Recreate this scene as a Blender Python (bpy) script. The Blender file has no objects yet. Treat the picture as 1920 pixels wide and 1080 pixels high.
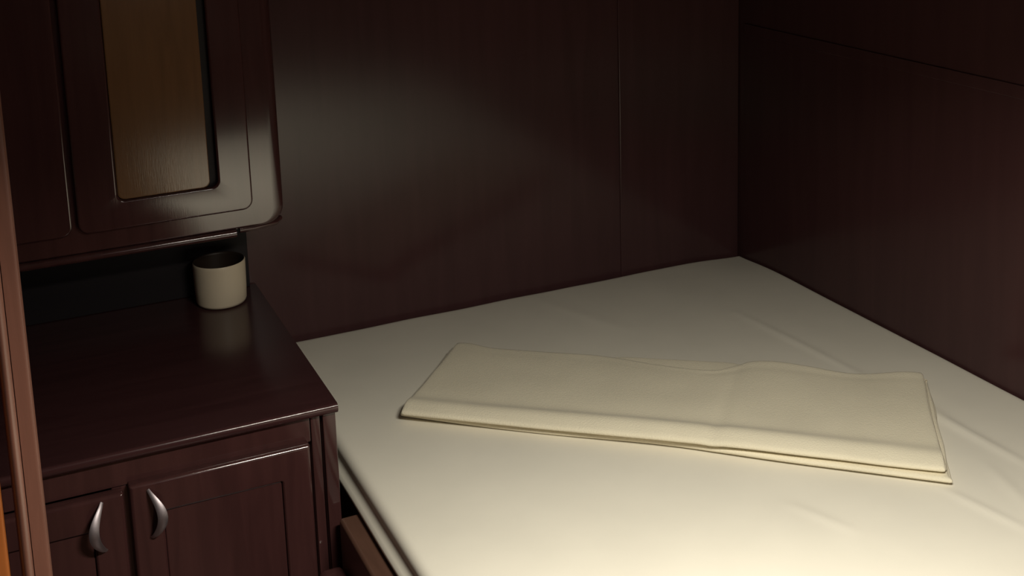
import bpy, bmesh, math, random
from mathutils import Vector, Matrix, noise
sc = bpy.context.scene
COL = sc.collection
random.seed(4)

# ------------------------------------------------------------------ materials
def mat(name):
    m = bpy.data.materials.new(name); m.use_nodes = True
    nt = m.node_tree
    return m, nt, nt.nodes['Principled BSDF']

def wood(name, dark, light, rough=0.2, grain=(14, 14, 1.2), ior=1.42, wob=0.05, bump=0.06):
    """varnished wood: stretched noise grain, faint long waves in the varnish"""
    m, nt, b = mat(name)
    N, L = nt.nodes, nt.links
    tc = N.new('ShaderNodeTexCoord'); mp = N.new('ShaderNodeMapping')
    mp.inputs['Scale'].default_value = grain
    L.new(tc.outputs['Object'], mp.inputs['Vector'])
    n1 = N.new('ShaderNodeTexNoise'); n1.inputs['Scale'].default_value = 3.0
    n1.inputs['Detail'].default_value = 8; n1.inputs['Distortion'].default_value = 0.6
    L.new(mp.outputs['Vector'], n1.inputs['Vector'])
    cr = N.new('ShaderNodeValToRGB')
    cr.color_ramp.elements[0].position = 0.3; cr.color_ramp.elements[0].color = (*dark, 1)
    cr.color_ramp.elements[1].position = 0.72; cr.color_ramp.elements[1].color = (*light, 1)
    L.new(n1.outputs['Fac'], cr.inputs['Fac']); L.new(cr.outputs['Color'], b.inputs['Base Color'])
    n2 = N.new('ShaderNodeTexNoise'); n2.inputs['Scale'].default_value = 40; n2.inputs['Detail'].default_value = 3
    L.new(mp.outputs['Vector'], n2.inputs['Vector'])
    n3 = N.new('ShaderNodeTexNoise'); n3.inputs['Scale'].default_value = 5; n3.inputs['Detail'].default_value = 1
    L.new(tc.outputs['Object'], n3.inputs['Vector'])
    b1 = N.new('ShaderNodeBump'); b1.inputs['Strength'].default_value = bump; b1.inputs['Distance'].default_value = 0.001
    L.new(n2.outputs['Fac'], b1.inputs['Height'])
    b2 = N.new('ShaderNodeBump'); b2.inputs['Strength'].default_value = wob; b2.inputs['Distance'].default_value = 0.02
    L.new(n3.outputs['Fac'], b2.inputs['Height']); L.new(b1.outputs['Normal'], b2.inputs['Normal'])
    L.new(b2.outputs['Normal'], b.inputs['Normal'])
    b.inputs['Roughness'].default_value = rough; b.inputs['IOR'].default_value = ior
    return m

def cloth(name, col, scale, strength, sheen=0.0, var=0.06):
    m, nt, b = mat(name)
    N, L = nt.nodes, nt.links
    tc = N.new('ShaderNodeTexCoord')
    n1 = N.new('ShaderNodeTexNoise'); n1.inputs['Scale'].default_value = scale; n1.inputs['Detail'].default_value = 4
    L.new(tc.outputs['Object'], n1.inputs['Vector'])
    n2 = N.new('ShaderNodeTexNoise'); n2.inputs['Scale'].default_value = 9; n2.inputs['Detail'].default_value = 3
    L.new(tc.outputs['Object'], n2.inputs['Vector'])
    cr = N.new('ShaderNodeValToRGB')
    cr.color_ramp.elements[0].position = 0.3; cr.color_ramp.elements[1].position = 0.7
    cr.color_ramp.elements[0].color = (*[c * (1 - var) for c in col], 1); cr.color_ramp.elements[1].color = (*col, 1)
    L.new(n2.outputs['Fac'], cr.inputs['Fac']); L.new(cr.outputs['Color'], b.inputs['Base Color'])
    bp = N.new('ShaderNodeBump'); bp.inputs['Strength'].default_value = strength; bp.inputs['Distance'].default_value = 0.002
    L.new(n1.outputs['Fac'], bp.inputs['Height']); L.new(bp.outputs['Normal'], b.inputs['Normal'])
    b.inputs['Roughness'].default_value = 0.9; b.inputs['IOR'].default_value = 1.3
    b.inputs['Specular IOR Level'].default_value = 0.2
    b.inputs['Sheen Weight'].default_value = sheen; b.inputs['Sheen Roughness'].default_value = 0.5
    return m

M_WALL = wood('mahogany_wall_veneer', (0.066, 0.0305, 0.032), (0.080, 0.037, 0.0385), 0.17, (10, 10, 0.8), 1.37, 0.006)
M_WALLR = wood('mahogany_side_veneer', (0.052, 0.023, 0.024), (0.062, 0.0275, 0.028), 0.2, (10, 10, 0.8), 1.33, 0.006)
M_CAB = wood('mahogany_cabinet_varnish', (0.050, 0.020, 0.0195), (0.070, 0.0275, 0.0265), 0.10, (16, 16, 1.4), 1.62, 0.008, 0.02)
M_LEDGE = wood('brown_ledge_varnish', (0.085, 0.043, 0.030), (0.115, 0.058, 0.040), 0.3, (16, 1.4, 16))
M_CABH = wood('mahogany_worktop_varnish', (0.044, 0.017, 0.018), (0.058, 0.023, 0.024), 0.18, (1.4, 16, 16), 1.5, 0.008)
M_PANEL = wood('brown_door_panel', (0.16, 0.082, 0.036), (0.205, 0.104, 0.046), 0.13, (18, 18, 1.5), 1.55, 0.008)
M_JAMB = wood('brown_teak_casing', (0.14, 0.060, 0.042), (0.20, 0.086, 0.060), 0.34, (22, 22, 1.5), 1.6)
M_DOOR = wood('orange_teak_door', (0.30, 0.09, 0.022), (0.40, 0.125, 0.032), 0.3, (22, 22, 1.5))
M_SHADE, _nt, _b = mat('near_black_shade'); _b.inputs['Base Color'].default_value = (0.013, 0.010, 0.012, 1); _b.inputs['Roughness'].default_value = 0.5; _b.inputs['IOR'].default_value = 1.3  # near-black colour that stands in for deep shade
M_FLOOR = wood('dark_cabin_sole', (0.05, 0.022, 0.014), (0.08, 0.036, 0.022), 0.35, (14, 1.2, 14))
M_CEIL, _nt, _b = mat('painted_headlining'); _b.inputs['Base Color'].default_value = (0.10, 0.085, 0.07, 1); _b.inputs['Roughness'].default_value = 0.7
M_SHEET = cloth('white_cotton_sheet', (0.80, 0.76, 0.66), 900, 0.08, 0.0, 0.04)
M_TOWEL = cloth('cream_terry_towel', (0.82, 0.755, 0.59), 420, 0.55, 0.1, 0.07)
M_MATT = cloth('mattress_ticking', (0.7, 0.66, 0.56), 500, 0.1)
M_STEEL, _nt, _b = mat('satin_nickel'); _b.inputs['Metallic'].default_value = 1; _b.inputs['Base Color'].default_value = (0.52, 0.46, 0.49, 1); _b.inputs['Roughness'].default_value = 0.5
M_CUP, _nt, _b = mat('offwhite_glaze'); _b.inputs['Base Color'].default_value = (0.72, 0.62, 0.47, 1); _b.inputs['Roughness'].default_value = 0.45
M_CUPIN, _nt, _b = mat('dark_brown_glaze'); _b.inputs['Base Color'].default_value = (0.03, 0.018, 0.012, 1); _b.inputs['Roughness'].default_value = 0.5

# ------------------------------------------------------------------ helpers
def obj(name, bm, m, parent=None, smooth=None):
    bmesh.ops.recalc_face_normals(bm, faces=bm.faces)
    me = bpy.data.meshes.new(name); bm.to_mesh(me); bm.free()
    for mm in (m if isinstance(m, (list, tuple)) else [m]): me.materials.append(mm)
    if smooth is not None:
        me.polygons.foreach_set('use_smooth', [True] * len(me.polygons))
        me.set_sharp_from_angle(angle=math.radians(smooth))
    o = bpy.data.objects.new(name, me); COL.objects.link(o)
    if smooth is not None and smooth < 90:   # flat faces stay flat beside rounded edges
        wn = o.modifiers.new('flat_faces', 'WEIGHTED_NORMAL'); wn.keep_sharp = True; wn.weight = 90
    if parent: o.parent = parent
    return o

def thing(name, label, cat, loc=(0, 0, 0)):
    o = bpy.data.objects.new(name, None); o.location = loc; o.empty_display_size = 0.05
    COL.objects.link(o); o['label'] = label; o['category'] = cat
    return o

def tag(o, label, cat):
    o['label'] = label; o['category'] = cat; return o

def struct(o, label, cat):
    o['kind'] = 'structure'; o['label'] = label; o['category'] = cat; return o

def keep(o, parent):
    """parent o while its mesh stays written in world coordinates"""
    o.parent = parent
    o.matrix_parent_inverse = Matrix.Translation(-parent_world(parent))
    return o

def parent_world(p):
    v = Vector(p.location)
    return v

def box(bm, x0, x1, y0, y1, z0, z1, bev=0.0, seg=2):
    vs = [bm.verts.new((x, y, z)) for x in (x0, x1) for y in (y0, y1) for z in (z0, z1)]
    f = [(0, 1, 3, 2), (4, 6, 7, 5), (0, 4, 5, 1), (2, 3, 7, 6), (0, 2, 6, 4), (1, 5, 7, 3)]
    fs = [bm.faces.new([vs[i] for i in q]) for q in f]
    if bev:
        es = list({e for q in fs for e in q.edges})
        bmesh.ops.bevel(bm, geom=es, offset=bev, segments=seg, profile=0.5, affect='EDGES')
    return bm

def rrect(x0, x1, z0, z1, r, n=6):
    """rounded rectangle; r is one radius or (bottom-left, bottom-right, top-right, top-left)"""
    rs = r if isinstance(r, (tuple, list)) else (r,) * 4
    P = []
    for (cx, cz, sx, sz, a0), q in zip([(x0, z0, 1, 1, 180), (x1, z0, -1, 1, 270), (x1, z1, -1, -1, 0), (x0, z1, 1, -1, 90)], rs):
        q = max(q, 1e-4)
        for k in range(n + 1):
            a = math.radians(a0 + 90 * k / n)
            P.append((cx + sx * q + q * math.cos(a), cz + sz * q + q * math.sin(a)))
    return P

def loft(bm, loops, cap0=False, cap1=False):
    """loops of (x0, x1, z0, z1, r, y) joined one to the next"""
    prev = None; first = None
    for (x0, x1, z0, z1, r, y) in loops:
        cur = [bm.verts.new((x, y, z)) for x, z in rrect(x0, x1, z0, z1, r)]
        if prev:
            for i in range(len(cur)):
                j = (i + 1) % len(cur)
                bm.faces.new((prev[i], prev[j], cur[j], cur[i]))
        else: first = cur
        prev = cur
    if cap0: bm.faces.new(first)
    if cap1: bm.faces.new(prev)
    return bm

def sweep(bm, pts, rads, n=10, flat=1.0, side=Vector((0, 1, 0)), caps=True):
    """tube along pts; section radius rads[i], flattened along `side` by `flat`"""
    rings = []
    for i, p in enumerate(pts):
        p = Vector(p)
        t = (Vector(pts[min(i + 1, len(pts) - 1)]) - Vector(pts[max(i - 1, 0)])).normalized()
        a = side - t * side.dot(t); a.normalize(); b = t.cross(a)
        rings.append([bm.verts.new(p + a * (rads[i] * flat * math.cos(2 * math.pi * k / n)) + b * (rads[i] * math.sin(2 * math.pi * k / n))) for k in range(n)])
    for A, B in zip(rings, rings[1:]):
        for k in range(n):
            bm.faces.new((A[k], A[(k + 1) % n], B[(k + 1) % n], B[k]))
    if caps:
        bm.faces.new(rings[0]); bm.faces.new(rings[-1])
    return bm

# ------------------------------------------------------------------ the room
XL, YF, ZC = -1.85, -3.2, 1.75          # left wall, wall behind the camera, ceiling
B = bmesh.new
struct(obj('floor', box(B(), XL - .05, .05, YF - .05, .05, -.05, 0), M_FLOOR), 'dark wooden cabin floor', 'floor')
struct(obj('ceiling', box(B(), XL - .05, .05, YF - .05, .05, ZC, ZC + .05), M_CEIL), 'low cabin ceiling', 'ceiling')
wb = B()                                  # the panelled back wall leans in a little towards the top
lean = math.tan(math.radians(0.6))
box(wb, XL - .05, .05, 0, .05, 0, ZC)
for v in wb.verts:
    if v.co.y < .02: v.co.y = -(v.co.z - .45) * lean if v.co.z > .45 else 0.0047
struct(obj('wall_back', wb, M_WALL), 'glossy dark mahogany wall behind the bed', 'wall')
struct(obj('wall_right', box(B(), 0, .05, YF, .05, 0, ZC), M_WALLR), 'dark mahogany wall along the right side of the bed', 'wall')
struct(obj('wall_left', box(B(), XL - .05, XL, YF, .05, 0, ZC), M_WALL), 'dark mahogany wall on the left', 'wall')
struct(obj('wall_front', box(B(), XL - .05, .05, YF - .05, YF, 0, ZC), M_WALL), 'dark mahogany wall at the foot of the bed', 'wall')

# raised veneer panel on the back wall beside the corner, its rounded edge catches the light
t2 = B(); box(t2, -.322, -.001, -.0035, .002, .46, ZC - .01, .0033, 4)
for v in t2.verts: v.co.y -= (v.co.z - .45) * lean
struct(obj('trim_2', t2, M_WALL, smooth=40), 'raised mahogany panel on the back wall by the corner', 'wall trim')
struct(obj('trim_3', box(B(), -.002, .001, YF + .01, -.03, 1.035, 1.06, .0018, 3), M_WALLR, smooth=40), 'thin mahogany rail along the right wall', 'wall trim')

# door casing at the left edge of the view, door leaf behind it
JY = -1.10
t1 = B()
sec = [(-1.611, JY + .05), (-1.6105, JY + .006), (-1.6125, JY + .001), (-1.616, JY), (-1.6275, JY), (-1.6283, JY + .004)]
for k in range(11):
    a = math.pi * k / 10
    sec.append((-1.6340 + .0056 * math.cos(a), JY - .0015 - .0085 * math.sin(a)))
sec += [(-1.6402, JY + .006), (-1.641, JY + .05)]
rows = [[t1.verts.new((x, y, z)) for x, y in sec] for z in (0, ZC)]
for k in range(len(sec)):
    q = (k + 1) % len(sec); t1.faces.new((rows[0][k], rows[0][q], rows[1][q], rows[1][k]))
t1.faces.new(rows[0]); t1.faces.new(rows[1])
struct(obj('trim_1', t1, M_JAMB, smooth=30), 'orange-brown wooden door casing with a rounded bead', 'door casing')
struct(obj('door_1', box(B(), XL, -1.6510, JY - .004, JY + .032, .005, ZC - .005, .004, 2), M_DOOR, smooth=30), 'orange wooden door edge at the far left', 'door')

# ------------------------------------------------------------------ bed
bed = thing('bed', 'built-in bed platform of dark wood with a mattress in the corner', 'bed', (-.575, -1.18, 0))
BX0, BY0 = -1.14, -2.34
keep(obj('platform', box(B(), -1.135, -.003, BY0, -.02, 0, .43, .004), M_CAB, smooth=30), bed)
keep(obj('side_board', box(B(), -1.176, -1.1368, BY0, -.611, .0, .4465, .006, 3), M_LEDGE, smooth=30), bed)
cb = B(); box(cb, -1.218, -1.178, -.672, -.622, .0, .374, .010, 3)
keep(obj('corner_post', cb, M_CAB, smooth=40), bed)
keep(obj('mattress', box(B(), -1.118, -.022, BY0 + .02, -.035, .432, .485, .015, 3), M_MATT, smooth=40), bed)

# fitted sheet: finely divided top with folds, rounded shoulders and a tucked lower hem
def seg_d(px, py, a, b):
    ax, ay = a; bx, by = b
    dx, dy = bx - ax, by - ay
    L2 = dx * dx + dy * dy
    t = ((px - ax) * dx + (py - ay) * dy) / L2
    tc = max(0, min(1, t))
    return math.hypot(px - ax - dx * tc, py - ay - dy * tc), tc
RIDGES = [((-0.22, -0.318), (-0.185, -0.711), 0.0022, 0.01), ((-0.181, -0.832), (-0.17, -1.064), 0.0035, 0.01), ((-0.34, -1.043), (-0.31, -1.197), 0.0025, 0.009), ((-0.573, -0.979), (-0.534, -1.078), 0.002, 0.01), ((-0.161, -0.698), (-0.174, -0.913), 0.002, 0.012), ((-0.565, -0.042), (-0.465, -0.295), 0.0012, 0.02), ((-0.226, -1.026), (-0.267, -1.162), 0.002, 0.012)]
def sheet_h(x, y):
    h = 0.0022 * noise.noise((x * 3.1, y * 2.3, 1.7)) + 0.0012 * noise.noise((x * 9, y * 4.5, 4.2))
    for a, b, hh, w in RIDGES:
        d, t = seg_d(x, y, a, b)
        if d < 5 * w:
            h += hh * math.exp(-(d / w) ** 2) * math.sin(math.pi * min(1, max(0, .12 + .76 * t)))
    e = min(-x, -y)                     # sags a little into the far corner
    cd = math.hypot(x, y)
    h -= 0.008 * math.exp(-(cd / .10) ** 2)
    return h
sb = B()
X0, X1, Y0, Y1 = BX0 + .022, -.012, BY0 + .012, -.022
NX, NY = 170, 330
ZS = .5
prof = [(.016 * math.sin(a), -.016 * (1 - math.cos(a))) for a in [math.radians(q) for q in (0, 18, 36, 54, 72, 90)]]
prof += [(.0150, -.0210), (.0155, -.0260), (.0185, -.0310), (.0235, -.0355), (.0275, -.0400), (.0285, -.0440), (.0260, -.0475), (.0200, -.0490)]
grid = {}
for i in range(NX + 1):
    for j in range(NY + 1):
        x = X0 + (X1 - X0) * i / NX; y = Y0 + (Y1 - Y0) * j / NY
        grid[i, j] = sb.verts.new((x, y, ZS + sheet_h(x, y)))
for i in range(NX):
    for j in range(NY):
        sb.faces.new((grid[i, j], grid[i + 1, j], grid[i + 1, j + 1], grid[i, j + 1]))
ring = [(i, 0) for i in range(NX)] + [(NX, j) for j in range(NY)] + [(i, NY) for i in range(NX, 0, -1)] + [(0, j) for j in range(NY, 0, -1)]
def outn(i, j):
    return Vector(((-1 if i == 0 else 1 if i == NX else 0), (-1 if j == 0 else 1 if j == NY else 0), 0))
prev = [grid[k] for k in ring]
for q, (d, dz) in enumerate(prof[1:]):
    cur = []
    for k in ring:
        n = outn(*k); p = grid[k].co
        wl = 1.0
        if k[0] == NX or k[1] == NY: dd = min(d, .0090)   # pressed flat against the walls
        else:
            dd = d
            if q > 5:
                dd += .0016 * noise.noise((p.y * 6, p.x * 6, 7.7)) * (q - 5) / 6
        cur.append(sb.verts.new((p.x + n.x * dd, p.y + n.y * dd, p.z + dz + (.0018 * noise.noise((p.y * 5, p.x * 5, 2.2)) if q > 3 else 0))))
    for a in range(len(ring)):
        b = (a + 1) % len(ring)
        sb.faces.new((prev[a], prev[b], cur[b], cur[a]))
    prev = cur
so = obj('fitted_sheet', sb, M_SHEET, smooth=180)
tag(so, 'white fitted sheet stretched over the bed in the corner', 'bed sheet')

# ------------------------------------------------------------------ folded towel
LF, RF, RBk, LBk = [Vector(q) for q in [(-1.021, -0.456, 0.0), (-0.319, -1.044, 0.0), (-0.113, -0.765, 0.0), (-0.832, -0.232, 0.0)]]
def path():
    """cross-section from bottom free edge at the back, forward, up and back again twice: list of (v, z, layer tag)"""
    P = []
    z = [.0026, .0082, .0138, .0212]
    def run(v0, v1, zz, n, lay):
        for k in range(n): P.append((v0 + (v1 - v0) * k / (n - 1), zz, lay))
    def turn(vc, za, zb, sgn, n, lay, bul):
        for k in range(1, n):
            a = math.pi * k / n
            P.append((vc + sgn * bul * math.sin(a), (za + zb) / 2 - (zb - za) / 2 * math.cos(a), lay))
    run(.97, .022, z[0], 22, 0); turn(.022, z[0], z[1], -1, 6, 0, .016)
    run(.022, .955, z[1], 22, 1); turn(.955, z[1], z[2], 1, 6, 1, .016)
    run(.955, .030, z[2], 22, 2); turn(.030, z[2], z[3], -1, 8, 3, .026)
    run(.030, .985, z[3], 26, 3)
    return P
def sstep(a, b, x):
    t = max(0, min(1, (x - a) / (b - a))); return t * t * (3 - 2 * t)
TP = path()
tb = B(); NU = 90
rowsT = []
for iu in range(NU + 1):
    u = iu / NU; row = []
    for (v, z, lay) in TP:
        # each layer ends a little differently along the length
        front = (lay <= 1)
        vv = v
        if front: vv += (1 - v) ** 6 * (.075 * (1 - u) ** 3 + .040 * math.exp(-((u - .50) / .17) ** 2) - .030 * u ** 5)
        if lay in (1, 2): vv += v ** 6 * (.075 * sstep(.30, .40, u) * (1 - sstep(.60, .68, u)) - .02)
        if lay == 3:
            rec = .135 * sstep(.30, .56, u) * (1 - sstep(.575, .655, u))
            vv -= v ** 4 * rec
            vv += v ** 8 * (.070 * math.exp(-((u - .02) / .045) ** 2) + .010 * noise.noise((u * 9, 1.3, 5.5))
                            + .030 * math.exp(-((u - .69) / .05) ** 2) - .050 * math.exp(-((u - .85) / .07) ** 2))
        uu = u + (0.008 * (lay - 1) * (1 - 2 * u) * .5) + .006 * noise.noise((v * 3, lay * 3.3, u * .5)) * (1 if u < .05 or u > .95 else .3)
        p = (LF * (1 - uu) + RF * uu) * (1 - vv) + (LBk * (1 - uu) + RBk * uu) * vv
        zz = z
        lift = noise.noise((u * 5, v * 2.2, 3.1)) * .5 + noise.noise((u * 11, v * 4, 8.3)) * .25
        zz += (z / .021) * .0035 * lift
        # the right-hand end is propped up in a soft swell near its back edge
        zz += (z / .021) * .006 * math.exp(-((u - .72) / .10) ** 2) * v ** 2
        zz += (z / .021) * .005 * math.exp(-((u - .97) / .05) ** 2) * v ** 3
        zz += (z / .021) * .004 * math.exp(-((u - .60) / .22) ** 2) * (1 - v) ** 2
        if lay == 3: zz += (.0075 + .004 * math.sin(math.pi * u) + .002 * noise.noise((u * 4, 9.1, 2.0))) * math.exp(-((v - .10) / .065) ** 2) - .003 * v - .0016 * math.exp(-((v - .90) / .018) ** 2) * (1 if u > .56 else .3)
        # a cross fold mark
        zz -= (z / .021) * .0022 * math.exp(-((u - .60 - .03 * v) / .012) ** 2)
        row.append(tb.verts.new((p.x, p.y, ZS + .0022 + max(zz, .002))))
    rowsT.append(row)
for a, b in zip(rowsT, rowsT[1:]):
    for k in range(len(TP) - 1):
        tb.faces.new((a[k], a[k + 1], b[k + 1], b[k]))
to = obj('folded_towel', tb, M_TOWEL, smooth=180)
sm = to.modifiers.new('thick', 'SOLIDIFY'); sm.thickness = .0042; sm.offset = 0
ss = to.modifiers.new('soft', 'SUBSURF'); ss.levels = 1; ss.render_levels = 1
tag(to, 'cream towel folded into a long strip lying across the white sheet', 'towel')

# ------------------------------------------------------------------ base cabinet beside the bed
NX1, NYF, NZ = -1.163, -.602, .635       # right side, front, top
cab = thing('base_cabinet', 'dark mahogany bedside cabinet with two doors, left of the bed', 'cabinet', (-1.5, -.3, 0))
car = B()
box(car, XL + .002, NX1 - .004, NYF + .034, -.004, 0, NZ - .018)
keep(obj('carcass', car, M_CAB), cab)
ff = B()                                  # face frame: stiles, rails
FY = NYF + .012
box(ff, -1.1865, NX1 - .002, FY, FY + .022, 0, NZ - .0185, .002)
box(ff, -1.206, -1.1905, FY + .001, FY + .022, 0, NZ - .0185, .002)
box(ff, XL + .003, -1.207, FY + .001, FY + .022, NZ - .060, NZ - .0185, .002)
box(ff, -1.512, -1.484, FY + .003, FY + .022, .08, NZ - .061, .002)
box(ff, XL + .003, -1.207, FY + .004, FY + .022, .0, .08, .002)
keep(obj('face_frame', ff, M_CAB, smooth=30), cab)
top = B()
# worktop: slab with rounded front nosing
prof_t = [(-.006, 0), (NYF + .006, 0), (NYF + .002, -.0012), (NYF, -.0045), (NYF - .0002, -.0095), (NYF + .0025, -.0145), (NYF + .007, -.0172), (-.006, -.0172)]
ra = [top.verts.new((XL + .002, y, NZ + z)) for y, z in prof_t]; rb = [top.verts.new((NX1, y, NZ + z)) for y, z in prof_t]
for k in range(len(prof_t)):
    q = (k + 1) % len(prof_t); top.faces.new((ra[k], ra[q], rb[q], rb[k]))
top.faces.new(ra); top.faces.new(rb)
keep(obj('worktop', top, M_CABH, smooth=50), cab)

bk = keep(obj('niche_shade_panel', box(B(), XL + .002, -1.176, -.0172, -.0095, NZ + .0005, .816, .001), M_SHADE), cab)  # added dark sheet, puts the shade under the wall cabinet into colour
bk['label'] = 'near-black panel added in place of niche shade'

def panel_door(name, x0, x1, z0, z1, yb, yf, sl, sr, rail, rad, rout, depth, parent, pm, fm, lip=.004, groove=.0, ra=.006):
    """framed door: rounded outer arris, moulded opening, loose panel set back in it (groove: gap left of the right stile)"""
    d = B()
    ix0, ix1, iz0, iz1 = x0 + sl, x1 - sr, z0 + rail, z1 - rail
    L = [(x0, x1, z0, z1, rout, yb)]
    for k in range(6):
        a = math.radians(90 * k / 5); q = ra * (1 - math.cos(a))
        L.append((x0 + q, x1 - q, z0 + q, z1 - q, max(rout - q, .001), yf + ra * (1 - math.sin(a))))
    L += [(ix0 - lip, ix1 + lip, iz0 - lip, iz1 + lip, rad + lip, yf), (ix0 - .001, ix1 + .001, iz0 - .001, iz1 + .001, rad, yf + .0025),
          (ix0, ix1, iz0, iz1, rad, yf + .005), (ix0, ix1, iz0, iz1, rad, yf + depth + .004)]
    loft(d, L, False, True)
    d.faces.ensure_lookup_table(); d.faces[-1].material_index = 1      # rebate floor coloured near-black as the shade in the gap
    do = keep(obj(name, d, [fm, M_SHADE], smooth=50), parent)
    p = B()
    px0, px1, pz0, pz1 = ix0 + .0008, ix1 - .0008 - groove, iz0 + .0008, iz1 - .0008
    loft(p, [(px0, px1, pz0, pz1, rad, yf + depth + .003), (px0, px1, pz0, pz1, rad, yf + depth - .0045), (px0 + .002, px1 - .002, pz0 + .002, pz1 - .002, rad, yf + depth - .006)], True, True)
    po = obj('panel', p, pm, smooth=35)
    po.parent = do
    return do

def bow_handle(sgn, cx, zc, parent):
    """crescent pull, both ends on the door, the middle standing off and swung sideways"""
    h = B(); pts = []; rads = []
    for k in range(17):
        t = k / 16; s = math.sin(math.pi * t)
        pts.append((cx + sgn * (.016 * s - .001), FYD - .001 - .020 * s ** .7, zc + .039 - .078 * t))
        rads.append(0.0022 + .0056 * math.sin(math.pi * min(1, (t * .92 + .02))) ** 1.2)
    sweep(h, pts, rads, 10, .38)
    o = obj('handle', h, M_STEEL, smooth=60); o.parent = parent; o['label'] = 'satin nickel crescent handle'
    return o
FYD = NYF - .006                          # door front face
ZD = NZ - .055
dr = panel_door('door', -1.4885, -1.2130, .085, ZD, FY + .001, FYD, .047, .047, .052, .003, .003, .012, cab, M_CAB, M_CAB)
dl = panel_door('door', -1.7820, -1.4965, .085, ZD - .007, FY + .001, FYD, .047, .047, .052, .003, .003, .012, cab, M_CAB, M_CAB)
bow_handle(1, -1.461, ZD - .049, dr)
bow_handle(-1, -1.529, ZD - .052, dl)

# ------------------------------------------------------------------ wall cabinet above
wc = thing('wall_cabinet', 'dark mahogany wall cabinet with two panelled doors above the bedside cabinet', 'cabinet', (-1.5, -.13, .82))
UY = -.236; UZ = .829; UX1 = -1.146
c2 = B(); box(c2, XL + .002, UX1 - .012, UY + .012, -.024, UZ - .004, ZC - .002)
keep(obj('carcass', c2, M_CAB), wc)
f2 = B()
LF2 = [(XL + .002, UX1, UZ, ZC - .003, (.001, .034, .001, .001), UY + .011)]
for k in range(7):
    a = math.radians(90 * k / 6); qx = .022 * (1 - math.cos(a)); qz = .006 * (1 - math.cos(a))
    LF2.append((XL + .002 + qz, UX1 - qx, UZ + qz, ZC - .003 - qz, (.001, .034 - qz * 2, .001, .001), UY - .0075 + .013 * (1 - math.sin(a))))
loft(f2, LF2, True, True)
keep(obj('face_frame', f2, M_CAB, smooth=55), wc)
dy = UY - .0095
panel_door('door', -1.5020, -1.2050, .868, ZC - .05, UY - .0074, dy - .012, .068, .0585, .050, .012, .018, .009, wc, M_PANEL, M_CAB, .004, .013, .004)
panel_door('door', -1.8080, -1.5110, .868, ZC - .05, UY - .0074, dy - .012, .068, .098, .050, .012, .018, .009, wc, M_PANEL, M_CAB, .004, .013, .004)
b2 = B(); sweep(b2, [(XL + .004, UY - .004, UZ - .006), (-1.236, UY - .004, UZ - .006)], [.0075, .0075], 14)
keep(obj('bead_moulding', b2, M_CAB, smooth=60), wc)
b3 = B(); sweep(b3, [(-1.228, UY + .006, UZ - .004), (-1.20, UY + .007, UZ - .004), (-1.160, UY + .012, UZ - .002), (-1.148, UY + .03, UZ - .001)], [.0062, .006, .0058, .005], 12)
keep(obj('bead_moulding', b3, M_CAB, smooth=60), wc)

# ------------------------------------------------------------------ cup
CR, CH = .050, .085
cup = B()
pr = [(.0, .0), (.040, .0), (.0455, .002), (.0478, .007), (CR - .001, .03), (CR, CH - .006), (CR, CH - .002), (CR - .0015, CH), (CR - .0035, CH - .001)]
pin = [(CR - .0045, CH - .004), (CR - .006, .03), (.040, .010), (.0, .008)]
def lathe(bm, pr, n=48):
    rings = []
    for r, z in pr:
        rings.append([bm.verts.new((0, 0, z))] if r == 0 else [bm.verts.new((r * math.cos(2 * math.pi * k / n), r * math.sin(2 * math.pi * k / n), z)) for k in range(n)])
    fs = []
    for A, C in zip(rings, rings[1:]):
        for k in range(n):
            q = (k + 1) % n
            if len(A) == 1: fs.append(bm.faces.new((A[0], C[k], C[q])))
            elif len(C) == 1: fs.append(bm.faces.new((A[k], A[q], C[0])))
            else: fs.append(bm.faces.new((A[k], A[q], C[q], C[k])))
    return fs
fs = lathe(cup, pr + pin)
for f in fs[48 * 7:]: f.material_index = 1
co = obj('cup', cup, [M_CUP, M_CUPIN], smooth=50)
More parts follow.
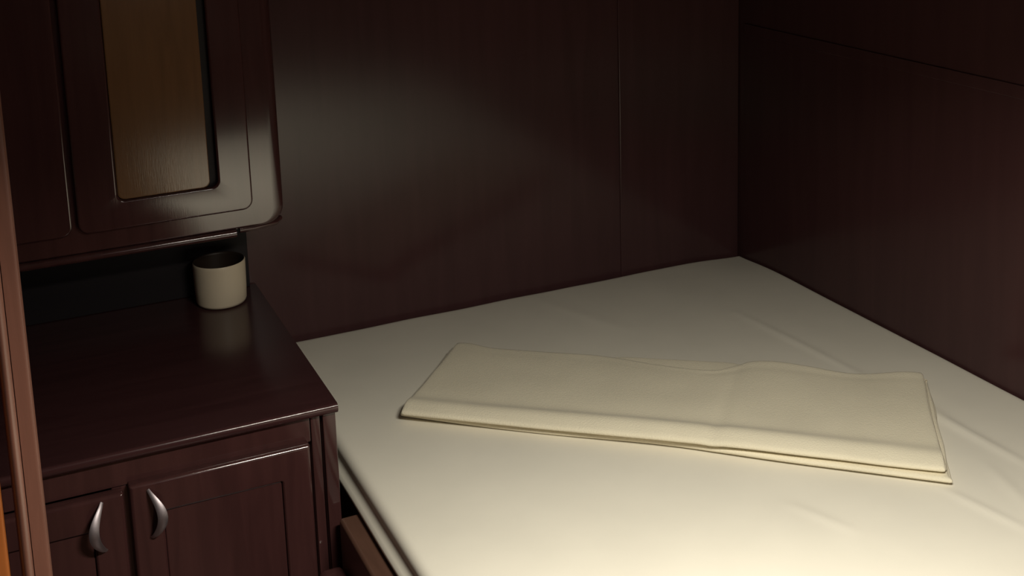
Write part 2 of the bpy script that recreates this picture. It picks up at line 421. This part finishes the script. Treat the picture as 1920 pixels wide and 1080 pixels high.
co.location = (-1.243, -.072, NZ + .0003)
tag(co, 'off-white cup with a dark inside on the bedside cabinet under the wall cabinet', 'cup')

# ------------------------------------------------------------------ light
def area(name, loc, rot, size, power, col, spread=math.pi, sy=None):
    l = bpy.data.lights.new(name, 'AREA'); l.shape = 'ELLIPSE'; l.size = size; l.size_y = sy or size; l.energy = power; l.color = col; l.spread = spread
    o = bpy.data.objects.new(name, l); o.location = loc; o.rotation_euler = rot; COL.objects.link(o); return o
area('ceiling_lamp_light', (-1.0, -1.66, 1.50), (math.radians(-4), 0, 0), .40, 21.0, (1.0, .945, .81), math.radians(150), .13)
area('fill_light', (-1.0, -2.95, 1.30), (math.radians(88), 0, 0), .5, 0.75, (1.0, .84, .80))  # added fill behind the camera, lifts the walls; no real source there
w = bpy.data.worlds.new('World'); sc.world = w; w.use_nodes = True
w.node_tree.nodes['Background'].inputs[0].default_value = (0.02, 0.018, 0.018, 1)
w.node_tree.nodes['Background'].inputs[1].default_value = 0.0

# ------------------------------------------------------------------ camera
az, pi_, ro = [math.radians(a) for a in (23.70, -10.15, -1.96)]
f = Vector((math.sin(az) * math.cos(pi_), math.cos(az) * math.cos(pi_), math.sin(pi_)))
rt = Vector((math.cos(az), -math.sin(az), 0)); up = rt.cross(f)
r2 = rt * math.cos(ro) + up * math.sin(ro); u2 = up * math.cos(ro) - rt * math.sin(ro)
cd = bpy.data.cameras.new('camera'); cm = bpy.data.objects.new('camera', cd); COL.objects.link(cm)
cm.matrix_world = Matrix(((r2.x, u2.x, -f.x, -1.626), (r2.y, u2.y, -f.y, -2.39), (r2.z, u2.z, -f.z, 1.524), (0, 0, 0, 1)))
cd.sensor_fit = 'HORIZONTAL'; cd.sensor_width = 36; cd.lens = 2310 / 1920 * 36
cd.shift_y = -(540 - 90) / 1920; cd.clip_start = .02
sc.camera = cm

sc.view_settings.view_transform = 'Standard'; sc.view_settings.look = 'None'
sc.view_settings.exposure = 0; sc.view_settings.gamma = 1; sc.view_settings.use_curve_mapping = False
